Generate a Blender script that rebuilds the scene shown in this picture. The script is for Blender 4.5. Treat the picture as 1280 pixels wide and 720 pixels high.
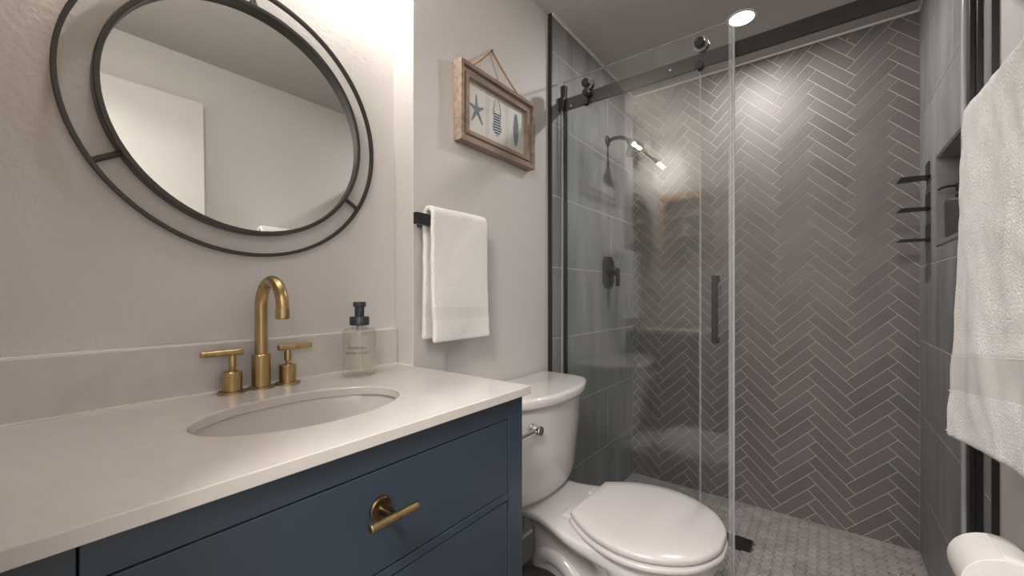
import bpy, bmesh, math, random
from mathutils import Vector, Matrix, noise
random.seed(7)
D = bpy.data
for o in list(D.objects): D.objects.remove(o, do_unlink=True)
COL = bpy.context.scene.collection
PI = math.pi

# ------------------------------------------------------------------ camera
cam = D.cameras.new('camera'); camo = D.objects.new('camera', cam); COL.objects.link(camo)
camo.location = (0, 0, 1.075)
camo.rotation_euler = (PI/2, 0, math.atan(390/506))
cam.sensor_width = 36; cam.lens = 506/1280*36; cam.shift_y = 8/1280
cam.clip_start = 0.01
S = bpy.context.scene
S.camera = camo
# ------------------------------------------------------------------ world + exposure
w = D.worlds.new('world'); S.world = w; w.use_nodes = True
w.node_tree.nodes['Background'].inputs[0].default_value = (1, .97, .94, 1)
w.node_tree.nodes['Background'].inputs[1].default_value = 0.3
S.view_settings.view_transform = 'Standard'; S.view_settings.look = 'None'
S.view_settings.exposure = 0.12; S.view_settings.gamma = 1.0
S.view_settings.use_curve_mapping = False
S.cycles.max_bounces = 12; S.cycles.transparent_max_bounces = 24
S.cycles.diffuse_bounces = 6; S.cycles.glossy_bounces = 6
S.cycles.sample_clamp_indirect = 4.0
S.cycles.caustics_reflective = False; S.cycles.caustics_refractive = False

BULB_W = 7.0; CAN_W = 8.5; HALL_FILL_W = 58

def lamp(name, kind, loc, energy, color=(1, .9, .8), rot=(0, 0, 0), **kw):
    l = D.lights.new(name, kind); l.energy = energy; l.color = color
    for k, v in kw.items(): setattr(l, k, v)
    o = D.objects.new(name, l); o.location = loc; o.rotation_euler = rot
    COL.objects.link(o); return o

# large lamps: added unseen fill light behind the doorway, and the shower can
lamp('hall_fill', 'AREA', (0.0, -.75, 2.2), HALL_FILL_W, (1, .96, .93), (0, 0, 0), shape='DISK', size=.6)
lamp('can_light', 'AREA', (-.28, 1.978, 2.252), CAN_W, (1, .95, .92), (0, 0, 0), shape='DISK', size=.08)

# ------------------------------------------------------------------ materials
def mat(name, color, rough=.5, metal=0, bump=None, var=None, coat=0, spec=.5, island=0, sheen=0):
    """bump=(scale,strength,dist); var=(scale,amount,(sx,sy,sz)); island=per-piece value variation"""
    m = D.materials.new(name); m.use_nodes = True
    nt = m.node_tree; N = nt.nodes; L = nt.links
    b = N['Principled BSDF']
    c = (*color, 1)
    b.inputs['Base Color'].default_value = c
    b.inputs['Roughness'].default_value = rough
    b.inputs['Metallic'].default_value = metal
    b.inputs['Specular IOR Level'].default_value = spec
    if coat:
        b.inputs['Coat Weight'].default_value = coat; b.inputs['Coat Roughness'].default_value = .05
    if sheen:
        b.inputs['Sheen Weight'].default_value = sheen; b.inputs['Sheen Roughness'].default_value = .5
    tc = N.new('ShaderNodeTexCoord')
    src = None
    if var:
        mp = N.new('ShaderNodeMapping'); mp.inputs['Scale'].default_value = var[2]
        L.new(tc.outputs['Object'], mp.inputs[0])
        nz = N.new('ShaderNodeTexNoise'); nz.inputs['Scale'].default_value = var[0]
        nz.inputs['Detail'].default_value = 5; nz.inputs['Roughness'].default_value = .6
        L.new(mp.outputs[0], nz.inputs[0])
        mr = N.new('ShaderNodeMapRange'); mr.inputs[1].default_value = .3; mr.inputs[2].default_value = .7
        mr.inputs[3].default_value = 1-var[1]; mr.inputs[4].default_value = 1+var[1]
        L.new(nz.outputs[0], mr.inputs[0]); src = mr.outputs[0]
    if island:
        g = N.new('ShaderNodeNewGeometry')
        mr2 = N.new('ShaderNodeMapRange'); mr2.inputs[3].default_value = 1-island; mr2.inputs[4].default_value = 1+island
        L.new(g.outputs['Random Per Island'], mr2.inputs[0])
        if src:
            mu = N.new('ShaderNodeMath'); mu.operation = 'MULTIPLY'
            L.new(src, mu.inputs[0]); L.new(mr2.outputs[0], mu.inputs[1]); src = mu.outputs[0]
        else: src = mr2.outputs[0]
    if src:
        vm = N.new('ShaderNodeVectorMath'); vm.operation = 'SCALE'
        vm.inputs[0].default_value = color; L.new(src, vm.inputs['Scale'])
        L.new(vm.outputs[0], b.inputs['Base Color'])
    if bump:
        nb = N.new('ShaderNodeTexNoise'); nb.inputs['Scale'].default_value = bump[0]; nb.inputs['Detail'].default_value = 3
        L.new(tc.outputs['Object'], nb.inputs[0])
        bp = N.new('ShaderNodeBump'); bp.inputs['Strength'].default_value = bump[1]; bp.inputs['Distance'].default_value = bump[2]
        L.new(nb.outputs[0], bp.inputs['Height']); L.new(bp.outputs[0], b.inputs['Normal'])
    return m

def glass(name, tint=(.93, .97, .95), f0=.04):
    m = D.materials.new(name); m.use_nodes = True
    nt = m.node_tree; N = nt.nodes; L = nt.links
    N.remove(N['Principled BSDF'])
    lw = N.new('ShaderNodeLayerWeight'); lw.inputs[0].default_value = .5
    p = N.new('ShaderNodeMath'); p.operation = 'POWER'; p.inputs[1].default_value = 5; L.new(lw.outputs['Facing'], p.inputs[0])
    mr = N.new('ShaderNodeMapRange'); mr.inputs[3].default_value = f0; mr.inputs[4].default_value = 1
    L.new(p.outputs[0], mr.inputs[0])
    t = N.new('ShaderNodeBsdfTransparent'); t.inputs[0].default_value = (*tint, 1)
    g = N.new('ShaderNodeBsdfGlossy'); g.inputs['Roughness'].default_value = 0
    mx = N.new('ShaderNodeMixShader')
    L.new(mr.outputs[0], mx.inputs[0]); L.new(t.outputs[0], mx.inputs[1]); L.new(g.outputs[0], mx.inputs[2])
    L.new(mx.outputs[0], N['Material Output'].inputs[0])
    return m

def emis(name, color, strength):
    m = D.materials.new(name); m.use_nodes = True
    b = m.node_tree.nodes['Principled BSDF']
    b.inputs['Base Color'].default_value = (.8, .8, .8, 1)
    b.inputs['Emission Color'].default_value = (*color, 1); b.inputs['Emission Strength'].default_value = strength
    return m

M = {}
M['wall'] = mat('wall_paint', (.65, .63, .61), .55, bump=(90, .35, .004))
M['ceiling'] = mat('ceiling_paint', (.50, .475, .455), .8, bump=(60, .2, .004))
M['white_trim'] = mat('white_trim', (.72, .70, .67), .4)
M['quartz'] = mat('quartz', (.62, .585, .56), .16, var=(30, .03, (1, 1, 1)), coat=.3)
M['caulk'] = mat('caulk', (.85, .83, .80), .25)
M['grout'] = mat('grout', (.50, .475, .45), .9)
M['herring'] = mat('taupe_tile', (.165, .150, .144), .50, var=(6, .08, (1, 1, 1)), island=.09, bump=(400, .15, .001))
M['cement'] = mat('cement_tile', (.255, .258, .262), .42, var=(4.5, .26, (2.6, 2.6, .55)), island=.07, bump=(120, .08, .002))
M['grout_dark'] = mat('tile_joint', (.60, .60, .585), .9)
M['hex'] = mat('marble_hex', (.36, .328, .318), .45, var=(10, .16, (1, 1, 1)), island=.09)
M['hex_grout'] = mat('hex_joint', (.13, .12, .115), .9)
M['floor'] = mat('grey_floor', (.16, .15, .14), .5, var=(5, .2, (1, 4, 1)))
M['blue'] = mat('navy_paint', (.034, .051, .072), .36, bump=(60, .05, .002))
M['dark_gap'] = mat('dark_recess', (.008, .010, .014), .8)
M['brass'] = mat('aged_brass', (.47, .345, .175), .30, metal=1, var=(18, .22, (3, 3, .5)))
M['brass_dark'] = mat('dark_brass', (.16, .105, .055), .32, metal=1)
M['black'] = mat('matte_black', (.018, .018, .019), .38)
M['gunmetal'] = mat('gunmetal', (.060, .056, .052), .38, metal=.5)
M['porcelain'] = mat('porcelain', (.66, .63, .62), .12, coat=.5)
M['seat'] = mat('toilet_seat', (.63, .60, .59), .2)
M['chrome'] = mat('chrome', (.8, .8, .8), .08, metal=1)
M['mirror'] = mat('mirror_silver', (.90, .92, .90), .0, metal=1)
M['towel'] = mat('terry', (.86, .84, .825), .95, bump=(260, .8, .0045), sheen=.4)
M['wood'] = mat('driftwood', (.30, .225, .175), .65, var=(9, .35, (6, 1, 6)), bump=(80, .2, .002))
M['wood_light'] = mat('whitewashed_wood', (.50, .42, .36), .65, var=(12, .25, (6, 1, 6)))
M['oak'] = mat('oak', (.50, .31, .17), .5, var=(9, .22, (1, 6, 6)))
M['rope'] = mat('jute', (.42, .26, .13), .9, bump=(300, .6, .002))
M['glass'] = glass('clear_glass', (.975, .985, .98), .055)
M['bulb_glass'] = glass('bulb_glass', (.97, .97, .96), .05)
M['bottle_glass'] = glass('bottle_glass', (.985, .985, .975), .04)
M['rubber'] = mat('charcoal_plastic', (.035, .042, .052), .4)
M['paper'] = mat('paper', (.80, .77, .74), .95, bump=(200, .3, .002))
M['ink'] = mat('ink', (.015, .015, .015), .7)
M['filament'] = emis('filament', (1, .80, .52), 60)
M['can'] = emis('can_lens', (1, .95, .90), 22)
M['plastic_white'] = mat('white_plastic', (.75, .73, .7), .4)
M['textured_black'] = mat('embossed_black', (.06, .06, .062), .45)

def seal_mat():
    m = D.materials.new('vinyl_seal'); m.use_nodes = True
    b = m.node_tree.nodes['Principled BSDF']
    b.inputs['Base Color'].default_value = (.62, .63, .64, 1); b.inputs['Roughness'].default_value = .18
    b.inputs['Alpha'].default_value = .5
    return m
M['seal'] = seal_mat()
M['strike'] = seal_mat(); M['strike'].name = 'pale_seal'; M['strike'].node_tree.nodes['Principled BSDF'].inputs['Alpha'].default_value = .9
M['edge'] = seal_mat(); M['edge'].name = 'glass_edge'; M['edge'].node_tree.nodes['Principled BSDF'].inputs['Alpha'].default_value = .28

def liquid_mat():
    m = D.materials.new('soap_liquid'); m.use_nodes = True
    b = m.node_tree.nodes['Principled BSDF']
    b.inputs['Base Color'].default_value = (.80, .74, .64, 1); b.inputs['Roughness'].default_value = .1
    b.inputs['Alpha'].default_value = .22
    return m
M['liquid'] = liquid_mat()

def stripe_mat():
    m = D.materials.new('navy_stripes'); m.use_nodes = True
    nt = m.node_tree; b = nt.nodes['Principled BSDF']; b.inputs['Roughness'].default_value = .7
    tc = nt.nodes.new('ShaderNodeTexCoord')
    mp = nt.nodes.new('ShaderNodeMapping'); mp.inputs['Rotation'].default_value = (math.radians(-4), 0, 0)
    wv = nt.nodes.new('ShaderNodeTexWave'); wv.bands_direction = 'Z'; wv.inputs['Scale'].default_value = 34
    cr = nt.nodes.new('ShaderNodeValToRGB'); cr.color_ramp.interpolation = 'CONSTANT'
    cr.color_ramp.elements[0].color = (.03, .055, .10, 1); cr.color_ramp.elements[1].position = .56
    cr.color_ramp.elements[1].color = (.62, .66, .68, 1)
    nt.links.new(tc.outputs['Object'], mp.inputs[0]); nt.links.new(mp.outputs[0], wv.inputs[0])
    nt.links.new(wv.outputs[0], cr.inputs[0]); nt.links.new(cr.outputs[0], b.inputs['Base Color'])
    return m
M['stripes'] = stripe_mat()
M['art_blue'] = mat('sea_blue_ink', (.19, .27, .31), .7, var=(60, .35, (1, 1, 1)))
M['art_paper'] = mat('art_paper', (.58, .575, .55), .5)
M['art_panel'] = mat('art_panel', (.66, .645, .60), .5)
M['starfish_ink'] = mat('starfish_ink', (.20, .26, .30), .7, var=(90, .3, (1, 1, 1)))

def weave_mat():
    m = mat('woven_band', (.80, .78, .765), .95)
    nt = m.node_tree; N = nt.nodes; L = nt.links
    tc = N['Texture Coordinate'] if 'Texture Coordinate' in N else N.new('ShaderNodeTexCoord')
    mp = N.new('ShaderNodeMapping'); mp.inputs['Rotation'].default_value = (math.radians(45), 0, 0)
    ck = N.new('ShaderNodeTexChecker'); ck.inputs['Scale'].default_value = 190
    bp = N.new('ShaderNodeBump'); bp.inputs['Strength'].default_value = 1; bp.inputs['Distance'].default_value = .0012
    L.new(tc.outputs['Object'], mp.inputs[0]); L.new(mp.outputs[0], ck.inputs[0])
    L.new(ck.outputs['Fac'], bp.inputs['Height']); L.new(bp.outputs[0], N['Principled BSDF'].inputs['Normal'])
    return m
M['weave'] = weave_mat()

# ------------------------------------------------------------------ helpers
def new(): return bmesh.new()

def obj(name, bm, m, parent=None, smooth=35, bevel=0, seg=2, at=None):
    """link bm as one mesh object; vertices are in world space; at = origin"""
    bm.normal_update()
    if smooth:
        for f in bm.faces: f.smooth = True
        ang = math.radians(smooth)
        for e in bm.edges:
            if len(e.link_faces) == 2 and e.calc_face_angle(0) > ang: e.smooth = False
    me = D.meshes.new(name)
    org = Vector(at) if at is not None else Vector((0, 0, 0))
    if at is None and bm.verts:
        c = Vector((0, 0, 0)); zs = min(v.co.z for v in bm.verts)
        for v in bm.verts: c += v.co
        c /= len(bm.verts); org = Vector((c.x, c.y, zs))
    for v in bm.verts: v.co -= org
    bm.to_mesh(me); bm.free()
    for k in (m if isinstance(m, (list, tuple)) else [m]): me.materials.append(M[k])
    o = D.objects.new(name, me); COL.objects.link(o)
    if parent:
        o.parent = parent
        pl = Vector((0, 0, 0)); p = parent
        while p: pl += p.location; p = p.parent
        o.location = org - pl
    else: o.location = org
    if bevel:
        b = o.modifiers.new('bevel', 'BEVEL'); b.width = bevel; b.segments = seg; b.limit_method = 'ANGLE'
        b.angle_limit = math.radians(40); b.harden_normals = False
    return o

def tag(o, label=None, cat=None, group=None, kind=None):
    if label: o['label'] = label
    if cat: o['category'] = cat
    if group: o['group'] = group
    if kind: o['kind'] = kind
    return o

def thing(name, loc, label, cat, group=None):
    o = D.objects.new(name, None); o.empty_display_size = .05; COL.objects.link(o); o.location = loc
    return tag(o, label, cat, group)

def struct(name, bm, m, **kw):
    return tag(obj(name, bm, m, **kw), kind='structure')

def copy_tree(o, parent=None, dx=(0, 0, 0)):
    c = o.copy(); COL.objects.link(c)
    if parent: c.parent = parent
    else: c.location = o.location + Vector(dx)
    for ch in [x for x in D.objects if x.parent == o]: copy_tree(ch, c)
    return c

def box(bm, x0, x1, y0, y1, z0, z1, mi=0):
    vs = [bm.verts.new(p) for p in ((x0,y0,z0),(x1,y0,z0),(x1,y1,z0),(x0,y1,z0),(x0,y0,z1),(x1,y0,z1),(x1,y1,z1),(x0,y1,z1))]
    for q in ((0,3,2,1),(4,5,6,7),(0,1,5,4),(1,2,6,5),(2,3,7,6),(3,0,4,7)):
        f = bm.faces.new([vs[i] for i in q]); f.material_index = mi
    return bm

def frame_of(d):
    d = Vector(d).normalized()
    a = Vector((0, 0, 1)) if abs(d.z) < .9 else Vector((1, 0, 0))
    u = d.cross(a).normalized(); v = d.cross(u).normalized()
    return u, v

def cyl(bm, p0, p1, r0, r1=None, n=24, cap=True, mi=0):
    r1 = r0 if r1 is None else r1
    p0 = Vector(p0); p1 = Vector(p1); u, v = frame_of(p1-p0)
    a = [bm.verts.new(p0 + (u*math.cos(t)+v*math.sin(t))*r0) for t in [2*PI*i/n for i in range(n)]]
    b = [bm.verts.new(p1 + (u*math.cos(t)+v*math.sin(t))*r1) for t in [2*PI*i/n for i in range(n)]]
    fs = [bm.faces.new((a[i], a[(i+1) % n], b[(i+1) % n], b[i])) for i in range(n)]
    if cap: fs.append(bm.faces.new(a[::-1])); fs.append(bm.faces.new(b))
    for f in fs: f.material_index = mi
    return bm

def lathe(bm, prof, origin, axis=(0, 0, 1), n=32, mi=0):
    """prof: list of (r, h) along the axis"""
    o = Vector(origin); ax = Vector(axis).normalized(); u, v = frame_of(ax)
    rings = []
    for r, hh in prof:
        if r < 1e-6: rings.append([bm.verts.new(o+ax*hh)])
        else: rings.append([bm.verts.new(o+ax*hh+(u*math.cos(2*PI*i/n)+v*math.sin(2*PI*i/n))*r) for i in range(n)])
    for A, B in zip(rings, rings[1:]):
        for i in range(n):
            j = (i+1) % n
            if len(A) == 1 and len(B) == 1: continue
            if len(A) == 1: f = bm.faces.new((A[0], B[j], B[i]))
            elif len(B) == 1: f = bm.faces.new((A[i], A[j], B[0]))
            else: f = bm.faces.new((A[i], A[j], B[j], B[i]))
            f.material_index = mi
    return bm

def tube(bm, pts, r, n=16, closed=False, cap=True, mi=0):
    """r: number or list of radii"""
    P = [Vector(p) for p in pts]; k = len(P)
    rs = r if isinstance(r, (list, tuple)) else [r]*k
    T = []
    for i in range(k):
        if closed: t = P[(i+1) % k]-P[i-1]
        else: t = P[min(i+1, k-1)]-P[max(i-1, 0)]
        T.append(t.normalized())
    u, v = frame_of(T[0]); rings = []
    for i in range(k):
        u = (u - T[i]*u.dot(T[i])).normalized(); v = T[i].cross(u)
        rings.append([bm.verts.new(P[i]+(u*math.cos(2*PI*j/n)+v*math.sin(2*PI*j/n))*rs[i]) for j in range(n)])
    for i in range(k if closed else k-1):
        A = rings[i]; B = rings[(i+1) % k]
        for j in range(n):
            f = bm.faces.new((A[j], A[(j+1) % n], B[(j+1) % n], B[j])); f.material_index = mi
    if cap and not closed:
        bm.faces.new(rings[0][::-1]); bm.faces.new(rings[-1])
    return bm

def prism(bm, poly, axis, a0, a1, mi=0):
    """poly: 2-D outline in the other two axes (y,z for 'x'; x,z for 'y'; x,y for 'z')"""
    def P(p, a):
        return {'x': (a, p[0], p[1]), 'y': (p[0], a, p[1]), 'z': (p[0], p[1], a)}[axis]
    A = [bm.verts.new(P(p, a0)) for p in poly]; B = [bm.verts.new(P(p, a1)) for p in poly]
    n = len(poly)
    fs = [bm.faces.new(A), bm.faces.new(B[::-1])]
    for i in range(n): fs.append(bm.faces.new((A[i], B[i], B[(i+1) % n], A[(i+1) % n])))
    for f in fs: f.material_index = mi
    bmesh.ops.recalc_face_normals(bm, faces=fs)
    return bm

def clip(poly, x0, x1, y0, y1):
    def cut(P, ins, inter):
        out = []
        for i in range(len(P)):
            a, b = P[i-1], P[i]
            if ins(b):
                if not ins(a): out.append(inter(a, b))
                out.append(b)
            elif ins(a): out.append(inter(a, b))
        return out
    def ix(v):
        return lambda a, b: (v, a[1]+(b[1]-a[1])*(v-a[0])/(b[0]-a[0]))
    def iy(v):
        return lambda a, b: (a[0]+(b[0]-a[0])*(v-a[1])/(b[1]-a[1]), v)
    P = poly
    for ins, inter in ((lambda p: p[0] >= x0, ix(x0)), (lambda p: p[0] <= x1, ix(x1)), (lambda p: p[1] >= y0, iy(y0)), (lambda p: p[1] <= y1, iy(y1))):
        if not P: return []
        P = cut(P, ins, inter)
    return P

def tile(bm, poly, to3, depth, mi, inset=.0012):
    """raised tile with a small arris; poly in 2-D, to3(p, h) maps to 3-D with height h above the wall"""
    if len(poly) < 3: return
    area = sum(poly[i-1][0]*poly[i][1]-poly[i][0]*poly[i-1][1] for i in range(len(poly)))/2
    if abs(area) < 2e-5: return
    if area < 0: poly = poly[::-1]
    # drop duplicates
    q = []
    for p in poly:
        if not q or math.hypot(p[0]-q[-1][0], p[1]-q[-1][1]) > 1e-4: q.append(p)
    if math.hypot(q[0][0]-q[-1][0], q[0][1]-q[-1][1]) < 1e-4: q.pop()
    if len(q) < 3: return
    cx = sum(p[0] for p in q)/len(q); cy = sum(p[1] for p in q)/len(q)
    def sh(p):
        dx, dy = cx-p[0], cy-p[1]; l = math.hypot(dx, dy) or 1
        k = min(inset, l*.3)
        return (p[0]+dx/l*k*1.4, p[1]+dy/l*k*1.4)
    A = [bm.verts.new(to3(p, 0)) for p in q]; Bv = [bm.verts.new(to3(p, depth*.6)) for p in q]
    Cv = [bm.verts.new(to3(sh(p), depth)) for p in q]
    n = len(q)
    for R0, R1 in ((A, Bv), (Bv, Cv)):
        for i in range(n):
            f = bm.faces.new((R0[i], R0[(i+1) % n], R1[(i+1) % n], R1[i])); f.material_index = mi
    f = bm.faces.new(Cv); f.material_index = mi

# ------------------------------------------------------------------ room dimensions
XM = -1.017      # mirror wall (vanity alcove)
XP = -.928       # picture wall
XT = -.912       # left shower tile face
XR = .317        # right shower tile face
XRW = .327       # right painted wall
YB = 2.38        # back shower wall
YT = 1.458       # where the tile begins
YA = -.015       # wall behind the camera (doorway wall)
YS = .742        # end of the alcove
H = 2.263
ZF = .03         # bathroom floor

# floor
b = new(); box(b, -1.3, .6, -1.5, 1.46, -.12, ZF); struct('floor', b, 'floor', smooth=0)
# shower floor: hexagon mosaic
b = new(); box(b, -1.05, .45, 1.46, 2.5, -.12, -.004, 0)
s = .0243; R_ = s*.955
i = 0
nx = 1.5*s; ny = math.sqrt(3)*s
drain = (-.345, -.248, 1.94, 2.035)
for i in range(-2, int(1.3/nx)+3):
    for j in range(-2, int(.95/ny)+3):
        cx = XT + i*nx; cy = 1.59 + j*ny + (ny/2 if i % 2 else 0)
        if drain[0]-.012 < cx < drain[1]+.012 and drain[2]-.012 < cy < drain[3]+.012: continue
        rr = random.Random(i*991+j)
        p = [(cx+R_*math.cos(PI/3*k), cy+R_*math.sin(PI/3*k)) for k in range(6)]
        p = clip(p, XT, XR, 1.585, YB-.001)
        hgt = .003+rr.random()*.0006
        tile(b, p, lambda q, h: (q[0], q[1], -.004+h), hgt+.001, 1, .001)
struct('floor_shower', b, ['hex_grout', 'hex'], smooth=0, at=(0, 0, 0))
# curb
b = new(); box(b, XT, XR, 1.475, 1.585, -.05, .07); struct('trim_1', b, 'cement', smooth=0, bevel=.003)
# ceiling
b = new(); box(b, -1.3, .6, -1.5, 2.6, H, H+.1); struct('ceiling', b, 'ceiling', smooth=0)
# mirror wall, return and picture wall
b = new(); box(b, -1.15, XM, YA-.12, YS, 0, H)
struct('wall_left', b, 'wall', smooth=0)
b = new(); box(b, -1.15, XP, YS, YT+.02, 0, H)
box(b, -1.15, XP, YT, YB+.1, -.1, H)
struct('wall_left_toilet', b, 'wall', smooth=0, bevel=.002)
# left shower tile
def field(y0, y1, z0, z1, joints, holes=()):
    """list of tile rectangles, courses .3055 high starting at z=.275"""
    out = []
    zc = [z0]+[.275+.3055*k for k in range(8) if z0 < .275+.3055*k < z1]+[z1]
    g = .0021
    for k in range(len(zc)-1):
        js = joints[k % len(joints)]
        ys = [y0]+sorted(j for j in js if y0 < j < y1)+[y1]
        for a, c in zip(ys, ys[1:]):
            rects = [(a+g, c-g, zc[k]+g, zc[k+1]-g)]
            for (hy0, hy1, hz0, hz1) in holes:
                nr = []
                for r in rects:
                    if r[1] <= hy0 or r[0] >= hy1 or r[3] <= hz0 or r[2] >= hz1: nr.append(r); continue
                    if r[0] < hy0: nr.append((r[0], hy0, r[2], r[3]))
                    if r[1] > hy1: nr.append((hy1, r[1], r[2], r[3]))
                    m0 = max(r[0], hy0); m1 = min(r[1], hy1)
                    if r[2] < hz0: nr.append((m0, m1, r[2], hz0))
                    if r[3] > hz1: nr.append((m0, m1, hz1, r[3]))
                rects = nr
            out += rects
    return out
b = new(); box(b, XP-.05, XT-.0012, YT, YB, -.05, H, 0)
jl = [(1.75,), (2.016,), (1.65, 2.25), (1.752,), (2.06,), (1.76,), (2.016,), (1.65,)]
for (a, c, d, e) in field(YT+.001, YB, -.004, H, jl):
    tile(b, [(a, d), (c, d), (c, e), (a, e)], lambda q, h: (XT-.0012+h, q[0], q[1]), .0012, 1, .0005)
struct('wall_left_shower_tile', b, ['grout_dark', 'cement'], smooth=0, at=(0, 0, 0))
# back wall herringbone
b = new(); box(b, -1.1, .5, YB, YB+.1, -.05, H, 0)
Lp, Wp, g = .1985, .0475, .0017
r2 = math.sqrt(2)
ox, oz = -.029-Lp/r2, 2.198-Lp/r2
def rot(p): return ((p[0]-p[1])/r2+ox, (p[0]+p[1])/r2+oz)
for m_ in range(-8, 9):
    for k in range(-60, 60):
        bx, by = m_*Lp+k*Wp, -m_*Lp+k*Wp
        for q in ([(bx+g, by+g), (bx+Lp-g, by+g), (bx+Lp-g, by+Wp-g), (bx+g, by+Wp-g)],
                  [(bx+Lp+g, by+Wp-Lp+g), (bx+Lp+Wp-g, by+Wp-Lp+g), (bx+Lp+Wp-g, by+Wp-g), (bx+Lp+g, by+Wp-g)]):
            P_ = clip([rot(p) for p in q], XT+.001, XR-.001, .001, H-.006)
            # mirror order so the face looks toward -Y
            tile(b, P_, lambda q_, h: (q_[0], YB-h, q_[1]), .0016, 1, .0006)
struct('wall_back', b, ['grout', 'herring'], smooth=0, at=(0, 0, 0))
# right wall: painted part, tile part with niche
NY0, NY1, NZ0, NZ1 = 1.712, 2.052, 1.256, 1.558
b = new(); box(b, XRW, XRW+.12, -.02, YT, 0, H)
struct('wall_right', b, 'wall', smooth=0)
b = new()
box(b, XR+.0012, XR+.13, YT-.002, NY0, -.05, H, 0); box(b, XR+.0012, XR+.13, NY1, YB+.1, -.05, H, 0)
box(b, XR+.0012, XR+.13, NY0, NY1, -.05, NZ0, 0); box(b, XR+.0012, XR+.13, NY0, NY1, NZ1, H, 0)
box(b, XR+.09, XR+.13, NY0, NY1, NZ0, NZ1, 1)
jr = [(1.80, 2.20), (1.71,), (1.818,), (2.071,), (1.60,), (1.58, 2.071), (1.832,), (2.1,)]
for (a, c, d, e) in field(YT, YB, -.004, H, jr, [(NY0, NY1, NZ0, NZ1)]):
    tile(b, [(a, d), (c, d), (c, e), (a, e)], lambda q, h: (XR+.0012-h, q[0], q[1]), .0012, 1, .0005)
struct('wall_right_shower_tile', b, ['grout_dark', 'cement'], smooth=0, at=(0, 0, 0))
# niche lining and edge trim
b = new()
t_ = .004
box(b, XR-.001, XR+.09, NY0, NY0+t_, NZ0, NZ1); box(b, XR-.001, XR+.09, NY1-t_, NY1, NZ0, NZ1)
box(b, XR-.001, XR+.09, NY0, NY1, NZ0, NZ0+t_); box(b, XR-.001, XR+.09, NY0, NY1, NZ1-t_, NZ1)
struct('trim_2', b, 'cement', smooth=0)
b = new(); w_ = .011
box(b, XR-.003, XR+.004, NY0-w_, NY0, NZ0-w_, NZ1+w_); box(b, XR-.003, XR+.004, NY1, NY1+w_, NZ0-w_, NZ1+w_)
box(b, XR-.003, XR+.004, NY0, NY1, NZ0-w_, NZ0); box(b, XR-.003, XR+.004, NY0, NY1, NZ1, NZ1+w_)
M['niche_trim'] = mat('grey_edge_trim', (.20, .20, .205), .4)
struct('trim_3', b, 'niche_trim', smooth=0, bevel=.001)
# black tile edge profiles
b = new(); box(b, XP-.004, XT+.002, YT-.004, YT+.002, ZF, H); struct('trim_4', b, 'black', smooth=0)
b = new(); box(b, XR-.002, XRW+.004, YT-.005, YT+.001, ZF, H); struct('trim_5', b, 'black', smooth=0)
# caulk lines
b = new()
box(b, XT-.002, XR, YB-.010, YB, H-.008, H)
box(b, XT, XT+.010, YT, YB, H-.008, H)
box(b, XR-.007, XR, YT, YB, H-.006, H)
struct('trim_6', b, 'caulk', smooth=0)
# wall behind the camera with doorway and cabinet recess
DX0, DX1, DZ = -.40, .318, 2.045
CX0, CX1, CZ0, CZ1 = -.955, -.575, 1.295, 1.778
b = new()
box(b, -1.15, CX0, YA-.12, YA, 0, H); box(b, CX1, DX0, YA-.12, YA, 0, H)
box(b, CX0, CX1, YA-.12, YA, 0, CZ0); box(b, CX0, CX1, YA-.12, YA, CZ1, H)
box(b, CX0, CX1, YA-.12, YA-.10, CZ0, CZ1)
box(b, DX0, DX1, YA-.12, YA, DZ, H); box(b, DX1, XRW+.12, YA-.12, YA, 0, H)
struct('wall_front', b, 'wall', smooth=0)
b = new()
for x0, x1, z0, z1 in ((DX0-.055, DX0, ZF, DZ+.055), (DX0, DX1-.002, DZ, DZ+.055)):
    box(b, x0, x1, YA, YA+.010, z0, z1)
    box(b, x0, x1, YA-.13, YA-.12, z0, z1)
struct('trim_7', b, 'white_trim', smooth=0, bevel=.002)
# hallway behind the doorway
b = new(); box(b, -1.3, .6, -1.5, -1.42, 0, H); struct('wall_hall', b, 'wall', smooth=0)
b = new(); box(b, -1.3, -1.15, -1.5, YA-.12, 0, H); struct('wall_hall_left', b, 'wall', smooth=0)
b = new(); box(b, .447, .6, -1.5, YA-.12, 0, H); struct('wall_hall_right', b, 'wall', smooth=0)
# open door folded against the right wall
b = new(); box(b, .268, .303, YA+.012, .615, ZF+.012, 2.03)
dr = struct('door_1', b, 'white_trim', smooth=0, bevel=.002)
# baseboard behind the toilet, white
b = new(); box(b, XP-.002, XP+.012, YS+.002, YT-.006, ZF, ZF+.105); struct('baseboard_left', b, 'white_trim', smooth=0, bevel=.003)
b = new(); box(b, XRW-.012, XRW+.002, .62, YT-.006, ZF, ZF+.105); struct('baseboard_right', b, 'white_trim', smooth=0, bevel=.003)

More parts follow.
